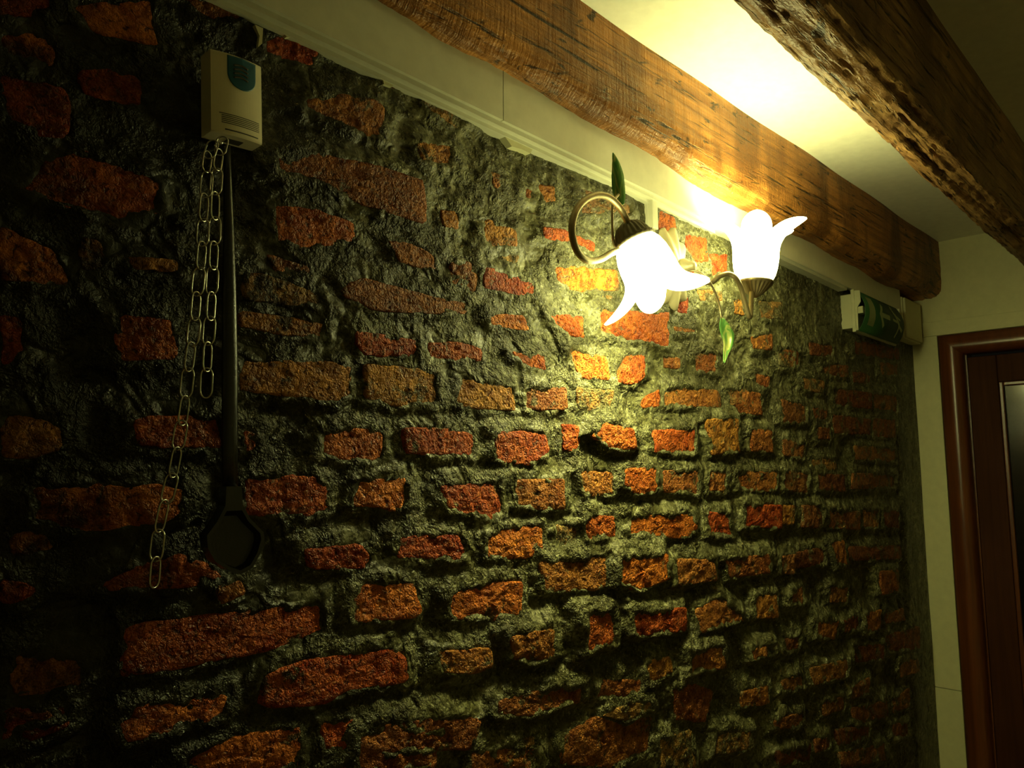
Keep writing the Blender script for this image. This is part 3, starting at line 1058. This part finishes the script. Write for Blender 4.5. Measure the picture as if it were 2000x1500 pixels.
def shade(org, axis, phase, length, flare, reach, lift, boff, name='shade'):
    """tulip of frosted glass with five drawn-out petals; org = centre of the fitter end"""
    axis = axis.normalized()
    u = (_R - axis * _R.dot(axis)).normalized()
    w = axis.cross(u)
    prof = [(0, .030), (.04, .0335), (.12, .0385), (.25, .0425), (.40, .0445), (.52, .0450), (.60, .0450), (.66, .0452), (.72, .0455), (.78, .046), (.83, .047), (.88, .0485), (.92, .050), (.96, .052), (1.0, .054)]
    V, F = [], []
    seg = 160
    for t, r in prof:
        for k in range(seg):
            a = 2 * math.pi * k / seg
            x = abs(((a - phase) / (2 * math.pi / 5) + 0.5) % 1.0 - 0.5) * 2      # 0 on a petal's midline, 1 in a notch
            pk = int(math.floor((a - phase) / (2 * math.pi / 5) + 0.5)) % 5
            q = reach[pk]
            wide = 1 - x ** 2.2
            tip = max(0.0, 1 - 1.03 * x) ** 1.15
            s = max(0.0, (t - 0.50) / 0.50)
            rr = r + s ** 2.2 * (flare * (0.30 * wide + 0.70 * tip) * q - 0.004 * (1 - wide))
            hh = t * length - s ** 1.4 * 0.020 * (1 - wide) + s ** 2 * lift[pk] * wide
            V.append(org + axis * hh + (u * math.cos(a) + w * math.sin(a)) * rr)
    for i in range(len(prof) - 1):
        for k in range(seg):
            F.append((i * seg + k, i * seg + (k + 1) % seg, (i + 1) * seg + (k + 1) % seg, (i + 1) * seg + k))
    o = obj(name, V, F, M_SHADE, sc_root, True)
    md = o.modifiers.new('thickness', 'SOLIDIFY')
    md.thickness = 0.0028
    md.offset = 0
    tag(o, 'white frosted glass tulip shade')
    bp = [(0.006, 0.004), (0.011, 0.012), (0.0165, 0.026), (0.0185, 0.040), (0.0165, 0.054), (0.009, 0.066), (0.002, 0.071)]
    b = obj('bulb', *lathe(org + axis * boff, axis, bp, 16), M_BULB, o, True)
    obj('bulb_socket', *lathe(org - axis * 0.006, axis, [(0.012, 0), (0.0125, 0.01), (0.0115, boff + 0.012), (0.006, boff + 0.0125)], 20), M_GILT, o, True)
    return o


# w = axis x u points away from the viewer for an upright axis and towards him for a hanging one
PH1, PH2 = rad(120), rad(37)
rib = lambda a, i: 1 + (0.06 * math.cos(22 * a) if 0 < i < 7 else 0)
# hanging shade with its ribbed cap
ax1 = (Vector((0, 0, -1)) * math.cos(rad(24)) + _R0 * math.sin(rad(24)) + Vector((_F.x, _F.y, 0)) * -0.05).normalized()
cap0 = at(1240, 471, YL)
obj('cap', *lathe(cap0 - ax1 * 0.033, ax1, [(0.007, -0.004), (0.013, 0.000), (0.020, 0.004), (0.0255, 0.011), (0.0285, 0.019), (0.0305, 0.026), (0.0335, 0.0275), (0.0345, 0.031), (0.0335, 0.035), (0.029, 0.036)], 96, rib), M_DULLB, sc_root, True)
shade(cap0, ax1, PH1, 0.106, 0.042, (0.3, 1.25, 0.35, 1.3, 0.3), (-0.004, 0.0, 0.006, 0.0, -0.004), 0.034)
# upright shade with its ribbed cup
ax2 = (Vector((0, 0, 1)) + _R0 * 0.06).normalized()
cup0 = at(1475, 551, YU)
obj('cup', *lathe(cup0 - ax2 * 0.028, ax2, [(0.006, -0.004), (0.011, 0.0), (0.016, 0.004), (0.022, 0.010), (0.027, 0.016), (0.032, 0.022), (0.0345, 0.023), (0.0365, 0.026), (0.0365, 0.029), (0.030, 0.030)], 96, lambda a, i: 1 + (0.075 * math.cos(22 * a) if 1 < i < 6 else 0)), M_BRASS, sc_root, True)
shade(cup0, ax2, PH2, 0.118, 0.046, (1.5, 0.7, 0.6, 0.8, 1.04), (0.016, 0.0, 0.004, 0.004, 0.004), 0.014)


def leaf_mesh(pts, widths, fold, side):
    """pts: spine; side: direction across the blade; fold lifts the edges"""
    V, F = [], []
    S = spline(pts, 5)
    n = len(S)
    for i, p in enumerate(S):
        t = i / (n - 1) * (len(widths) - 1)
        k = min(int(t), len(widths) - 2)
        w = widths[k] + (widths[k + 1] - widths[k]) * (t - k)
        d = (S[min(i + 1, n - 1)] - S[max(i - 1, 0)]).normalized()
        sd = (side - d * side.dot(d)).normalized()
        nn = d.cross(sd)
        for q in (-1, -0.5, 0, 0.5, 1):
            V.append(p + sd * w * q + nn * fold * w * abs(q))
    for i in range(n - 1):
        for k in range(4):
            F.append((i * 5 + k, i * 5 + k + 1, (i + 1) * 5 + k + 1, (i + 1) * 5 + k))
    return V, F


def leaf_part(pts, widths, fold, side):
    o = obj('leaf', *leaf_mesh(pts, widths, fold, side), M_LEAF, sc_root, True)
    md = o.modifiers.new('thickness', 'SOLIDIFY')
    md.thickness = 0.0014
    tag(o, 'green enamelled metal leaf')


YB = -0.085
leaf_part([at(1217, 400, YB), at(1212, 385, YB), at(1209, 365, YB), at(1207, 340, YB), at(1203, 318, YB), at(1197, 298, YB)], [0.002, 0.0095, 0.0115, 0.0105, 0.0065, 0.0006], 0.55, _R0)
obj('stem', *tube(spline([at(1206, 492, -.09), at(1198, 470, -.088), at(1196, 440, YB), at(1196, 410, YB), at(1199, 392, YB), at(1208, 380, YB)], 6), 0.0022, 8), M_BRASS, sc_root, True)
YC = -0.10
leaf_part([at(1409, 620, YC), at(1413, 636, YC), at(1420, 655, YC), at(1421, 675, YC), at(1417, 692, YC), at(1414, 709, YC)], [0.002, 0.0105, 0.0128, 0.0095, 0.0058, 0.002], 0.5, _R0)
obj('stem', *tube(spline([at(1322, 545, -.03), at(1332, 538, -.05), at(1346, 530, -.07), at(1362, 530, -.085), at(1380, 543, YC), at(1394, 565, YC), at(1404, 592, YC), at(1409, 622, YC)], 6), 0.0023, 8), M_BRASS, sc_root, True)

# ------------------------------------------------------------------ door chime
bx0, bx1, bz0, bz1, byf, byb = 0.339, 0.399, 1.925, 2.019, -0.036, -0.009
chime = thing('door_chime', (0.369, byb, bz0), 'cream plastic door chime box with a blue shield panel', 'door chime')


def chime_front(u):                # bowed front
    return byf + 0.0025 - 0.0042 * (1 - (2 * u - 1) ** 2)


def tilt(v):                       # it hangs a little crooked
    d = v - Vector((0.369, byb, 1.97))
    a = rad(3.0)
    return Vector((0.369 + d.x * math.cos(a) - d.z * math.sin(a), v.y, 1.97 + d.x * math.sin(a) + d.z * math.cos(a)))


V, F = [], []
nu = 16
for i in range(nu + 1):
    u = i / nu
    x = bx0 + (bx1 - bx0) * u
    yf = chime_front(u)
    V += [Vector((x, byb, bz0)), Vector((x, yf + 0.0015, bz0)), Vector((x, yf, bz0 + 0.0015)), Vector((x, yf, bz1 - 0.0015)), Vector((x, yf + 0.0015, bz1)), Vector((x, byb, bz1))]
for i in range(nu):
    for k in range(6):
        F.append((i * 6 + k, i * 6 + (k + 1) % 6, (i + 1) * 6 + (k + 1) % 6, (i + 1) * 6 + k))
F += [tuple(range(6)), tuple(nu * 6 + k for k in range(6))]
obj('housing', [tilt(q) for q in V], F, M_CHIME, chime)
# shield panel, raised, with three wavy ridges
sh = []
for k in range(25):
    a = math.pi * k / 24
    sh.append((0.575 - 0.285 * math.cos(a), 0.80 - 0.215 * math.sin(a) ** 0.75 if 0 < k < 24 else 0.80))
sh = [(0.29, 0.972)] + sh + [(0.86, 0.972), (0.575, 0.982)]


def on_front(poly, lift, name, m, parent, grid=None):
    n = len(poly)
    c = (sum(p[0] for p in poly) / n, sum(p[1] for p in poly) / n)
    V = []
    for s, l in ((1.0, -0.0006), (1.0, lift * 0.7), (0.94, lift), (0.5, lift)):
        for (a, b) in poly:
            u, h = c[0] + (a - c[0]) * s, c[1] + (b - c[1]) * s
            V.append(tilt(Vector((bx0 + (bx1 - bx0) * u, chime_front(u) - l, bz0 + (bz1 - bz0) * h))))
    V.append(tilt(Vector((bx0 + (bx1 - bx0) * c[0], chime_front(c[0]) - lift, bz0 + (bz1 - bz0) * c[1]))))
    F = []
    for r in range(3):
        F += [(r * n + k, r * n + (k + 1) % n, (r + 1) * n + (k + 1) % n, (r + 1) * n + k) for k in range(n)]
    F += [(3 * n + k, 3 * n + (k + 1) % n, 4 * n) for k in range(n)]
    return obj(name, V, F, m, parent)


pan = on_front(sh, 0.0014, 'shield_panel', M_BLUE, chime)
tag(pan, 'dark blue shield shaped panel')
for k in range(4):
    hz = 0.865 - 0.050 * k
    V = [tilt(Vector((bx0 + (bx1 - bx0) * u, chime_front(u) - 0.0016, bz0 + (bz1 - bz0) * (hz + 0.014 * math.cos((u - 0.54) * 14))))) for u in np.linspace(0.40, 0.68, 15)]
    obj('ridge', *tube(V, 0.0011, 6), M_SLOT, pan, True)
for k in range(6):
    hz = 0.245 - 0.022 * k
    V = [tilt(Vector((bx0 + (bx1 - bx0) * u, chime_front(u) + 0.0001, bz0 + (bz1 - bz0) * hz))) for u in np.linspace(0.18 if k else 0.14, 0.93, 12)]
    obj('grille_slot', *tube(V, 0.0005, 6), M_SLOT, chime, True)
V = [tilt(Vector((bx0 + (bx1 - bx0) * u, chime_front(u), bz0 + (bz1 - bz0) * 0.055))) for u in np.linspace(0.24, 0.90, 12)]
obj('grille_slot', *tube(V, 0.0007, 6), M_SLOT, chime, True)
V, F = box(0.362, 0.380, -0.026, -0.014, bz0 - 0.0006, bz0 + 0.004)
obj('bottom_slot', [tilt(q) for q in V], F, M_SLOT, chime)

# ------------------------------------------------------------------ black iron shovel hanging below the chime
YS = -0.030
shovel = thing('iron_shovel', at(450, 1000, YS), 'black long handled iron shovel hanging below the door chime', 'shovel')
rows = [(438, 449, 285), (437, 452, 350), (436, 457, 450), (434, 461, 560), (433, 464, 700), (433, 464, 860), (434, 464, 955)]
V, F = [], []
for l, r, y in rows:
    a, b = at(l, y, YS), at(r, y, YS)
    for k in range(14):            # flattened round bar
        t = 2 * math.pi * k / 14
        q = a + (b - a) * (0.5 + 0.5 * math.cos(t))
        V.append(Vector((q.x, YS - 0.0045 * math.sin(t), q.z)))
for i in range(len(rows) - 1):
    for k in range(14):
        F.append((i * 14 + k, i * 14 + (k + 1) % 14, (i + 1) * 14 + (k + 1) % 14, (i + 1) * 14 + k))
F += [tuple(range(14)), tuple((len(rows) - 1) * 14 + k for k in range(14))]
obj('handle', V, F, M_IRON, shovel, True)
head = [(434, 950), (464, 950), (466, 985), (480, 1012), (506, 1038), (508, 1052), (500, 1080), (484, 1108), (462, 1120), (438, 1112), (412, 1095), (398, 1070), (396, 1045), (416, 1018), (432, 988)]
pts = [at(a, b, YS) for a, b in head]
cx, cz = sum(p.x for p in pts) / len(pts), sum(p.z for p in pts) / len(pts) - 0.01
n = len(pts)
V = [Vector((p.x, YS + 0.008, p.z)) for p in pts] + [Vector((p.x, YS - 0.010, p.z)) for p in pts]
zn = at(450, 1004, YS).z           # the dish starts below the neck
V += [Vector((cx + (p.x - cx) * 0.88, YS - 0.010, min(cz + (p.z - cz) * 0.88, zn + 0.004))) for p in pts]
V += [Vector((cx + (p.x - cx) * 0.80, YS + 0.001, min(cz + (p.z - cz) * 0.80, zn - 0.002))) for p in pts]
V += [Vector((cx, YS + 0.003, cz)), Vector((cx, YS + 0.008, cz))]
F = []
for r in range(3):
    F += [(r * n + k, r * n + (k + 1) % n, (r + 1) * n + (k + 1) % n, (r + 1) * n + k) for k in range(n)]
F += [(3 * n + k, 3 * n + (k + 1) % n, 4 * n) for k in range(n)]
F += [((k + 1) % n, k, 4 * n + 1) for k in range(n)]
obj('blade', V, F, M_IRON, shovel)

# ------------------------------------------------------------------ steel chain looped beside the shovel
YK = -0.046
chain = thing('steel_chain', at(420, 292, YK), 'steel link chain hanging doubled beside the black shovel', 'chain')


def link_mesh():
    hl, hw, r = 0.0098, 0.0062, 0.00105
    pts = []
    for k in range(10):
        a = math.pi * k / 9
        pts.append(Vector((hw * math.cos(a), 0, hl - hw * 0.4 + hw * 1.3 * math.sin(a))))
    for k in range(10):
        a = math.pi + math.pi * k / 9
        pts.append(Vector((hw * math.cos(a), 0, -hl + hw * 0.4 + hw * 1.3 * math.sin(a))))
    return tube(pts, r, 6, True)


LV, LF = link_mesh()
lm = bpy.data.meshes.new('chain_link')
lm.from_pydata([tuple(v) for v in LV], [], LF)
lm.polygons.foreach_set('use_smooth', [True] * len(lm.polygons))
lm.materials.append(M_STEEL)
S1 = [(412, 292), (404, 316), (403, 360), (398, 405), (396, 454), (393, 499), (387, 550), (382, 598), (378, 648), (371, 697), (365, 748), (359, 802), (351, 850), (342, 903), (331, 954), (316, 1008), (307, 1065), (303, 1118)]
S2 = [(432, 285), (426, 312), (422, 355), (420, 402), (419, 451), (417, 499), (414, 548), (412, 598), (408, 646), (405, 697), (403, 748)]
for strand in (S1, S2):
    Pw = [at(a, b, YK) for a, b in strand]
    for i, p in enumerate(Pw):
        d = (Pw[max(i - 1, 0)] - Pw[min(i + 1, len(Pw) - 1)]).normalized()
        face = (i % 2 == 0)
        ang = rad(-46 if face else 27)
        x = Vector((math.cos(ang), math.sin(ang), 0))
        x = (x - d * x.dot(d)).normalized()
        y = d.cross(x)
        L = ((Pw[max(i - 1, 0)] - Pw[min(i + 1, len(Pw) - 1)]).length) / (2 if 0 < i < len(Pw) - 1 else 1)
        s = max(0.75, min(1.35, (L + 0.0017) / 0.0294 * 1.03))
        o = bpy.data.objects.new('chain_link', lm)
        COL.objects.link(o)
        o.parent = chain
        o.matrix_local = Matrix.Translation(p - Vector(chain.location)) @ Matrix(((x.x, y.x, d.x, 0), (x.y, y.y, d.y, 0), (x.z, y.z, d.z, 0), (0, 0, 0, 1))) @ Matrix.Diagonal((1, 1, s, 1))
hk = thing('wall_hook', at(424, 288, -0.02), 'small steel hook holding the chain below the door chime', 'hook')
obj('shank', *tube(spline([at(423, 279, 0.0), at(423, 280, -.030), at(423, 286, -.045), at(422, 291, -.052), at(420, 284, -.058)], 5), 0.0014, 8), M_STEEL, hk, True)
obj('eye_plate', *lathe(at(423, 279, -0.001), Vector((0, -1, 0)), [(0.005, -0.004), (0.005, 0.008), (0.003, 0.010)], 16), M_STEEL, hk, True)

# ------------------------------------------------------------------ exit sign and junction box by the end wall
sx0, sx1, sz0, sz1 = 2.236, 2.585, 1.955, 2.072
sign = thing('exit_sign', (2.40, 0.0, sz0), 'green emergency exit sign with running figure, left arrow and doorway', 'exit sign')
obj('back_box', *box(sx0 + 0.002, sx1 - 0.004, -0.030, 0.004, sz0 + 0.008, sz1 - 0.008, 0.002), M_SIGNBOX, sign)
obj('rim', *box(sx0 - 0.002, sx1, -0.040, -0.030, sz0 - 0.004, sz1 + 0.004, 0.002), M_SIGNBOX, sign)
# white end cheek, cut away in front
ck = [(-0.040, sz1), (-0.056, sz1 - 0.002), (-0.057, sz1 - 0.034), (-0.047, sz1 - 0.050), (-0.046, sz0), (-0.040, sz0)]
for xx in (sx0, sx1 - 0.004):
    V = [Vector((xx, a, b)) for a, b in ck] + [Vector((xx + 0.003, a, b)) for a, b in ck]
    F = [tuple(range(6)), tuple(range(11, 5, -1))] + [(i, (i + 1) % 6, 6 + (i + 1) % 6, 6 + i) for i in range(6)]
    obj('end_cheek', V, F, M_SIGNBOX, sign)
obj('lamp_clip', *box(sx0 + 0.004, sx0 + 0.03, -0.060, -0.046, 2.004, 2.024), M_SIGNBOX, sign)


def bow(z):                        # curved cover of the sign
    t = (z - (sz0 + sz1) / 2) / ((sz1 - sz0) / 2)
    return -0.046 - 0.022 * (1 - t * t)


V, F = [], []
nz_ = 16
for xx in (sx0 + 0.006, sx1 - 0.006):
    for off in (0.0, 0.0022):
        for k in range(nz_ + 1):
            z = sz0 + (sz1 - sz0) * k / nz_
            V.append(Vector((xx, bow(z) + off, z)))
m_ = nz_ + 1
for k in range(nz_):
    F += [(k, k + 1, 2 * m_ + k + 1, 2 * m_ + k), (m_ + k, m_ + k + 1, 3 * m_ + k + 1, 3 * m_ + k), (k, k + 1, m_ + k + 1, m_ + k), (2 * m_ + k, 2 * m_ + k + 1, 3 * m_ + k + 1, 3 * m_ + k)]
F += [(0, 2 * m_, 3 * m_, m_), (nz_, m_ + nz_, 3 * m_ + nz_, 2 * m_ + nz_)]
cover = obj('cover', V, F, M_GREEN, sign, True)
tag(cover, 'curved green front')
Lc = sx1 - sx0
Hc = sz1 - sz0


def picto(poly, name):             # poly in 0..1 of the front, laid on the curve
    bm = bmesh.new()
    vs = [bm.verts.new((sx0 + a * Lc, 0, sz0 + b * Hc)) for a, b in poly]
    bm.faces.new(vs)
    for _ in range(7):
        z = sz0 + Hc * (0.12 + 0.11 * _)
        bmesh.ops.bisect_plane(bm, geom=bm.verts[:] + bm.edges[:] + bm.faces[:], plane_co=(0, 0, z), plane_no=(0, 0, 1))
    bm.verts.index_update()
    V = [Vector((q.co.x, bow(q.co.z) - 0.0008, q.co.z)) for q in bm.verts]
    F = [tuple(q.index for q in f.verts) for f in bm.faces]
    bm.free()
    n_ = len(V)
    V = V + [q + Vector((0, 0.0014, 0)) for q in V]
    F = F + [tuple(i + n_ for i in reversed(f)) for f in F]
    obj(name, V, F, M_PICTO, cover)


def stroke(a, b, w, asp=Lc / Hc):
    d = Vector(((b[0] - a[0]) * asp, b[1] - a[1]))
    nrm = Vector((-d.y, d.x)).normalized() * w
    return [(a[0] + nrm.x / asp, a[1] + nrm.y), (a[0] - nrm.x / asp, a[1] - nrm.y), (b[0] - nrm.x / asp, b[1] - nrm.y), (b[0] + nrm.x / asp, b[1] + nrm.y)]


picto([(0.10, 0.16), (0.24, 0.16), (0.24, 0.88), (0.10, 0.88)], 'doorway_mark')
picto(stroke((0.40, 0.53), (0.60, 0.53), 0.065), 'arrow_mark')
picto(stroke((0.355, 0.50), (0.46, 0.82), 0.055), 'arrow_mark')
picto(stroke((0.355, 0.56), (0.46, 0.24), 0.055), 'arrow_mark')
for a, b, w_ in [((0.70, 0.86), (0.76, 0.66), 0.045), ((0.76, 0.70), (0.84, 0.42), 0.060), ((0.84, 0.44), (0.80, 0.10), 0.045), ((0.83, 0.42), (0.93, 0.30), 0.045), ((0.68, 0.52), (0.79, 0.50), 0.035), ((0.78, 0.66), (0.88, 0.58), 0.032)]:
    picto(stroke(a, b, w_), 'running_figure_mark')
picto([(0.735 + 0.022 * math.cos(k * math.pi / 5), 0.885 + 0.06 * math.sin(k * math.pi / 5)) for k in range(10)], 'running_figure_mark')

jb = thing('junction_box', (2.78, 0.0, 1.99), 'cream junction box between the exit sign and the end wall', 'junction box')
obj('body', *box(2.690, 2.866, -0.034, 0.004, 1.990, 2.132, 0.004), M_PAINT, jb)
obj('lid', *box(2.694, 2.862, -0.042, -0.0342, 1.994, 2.128, 0.003), M_PAINT, jb)
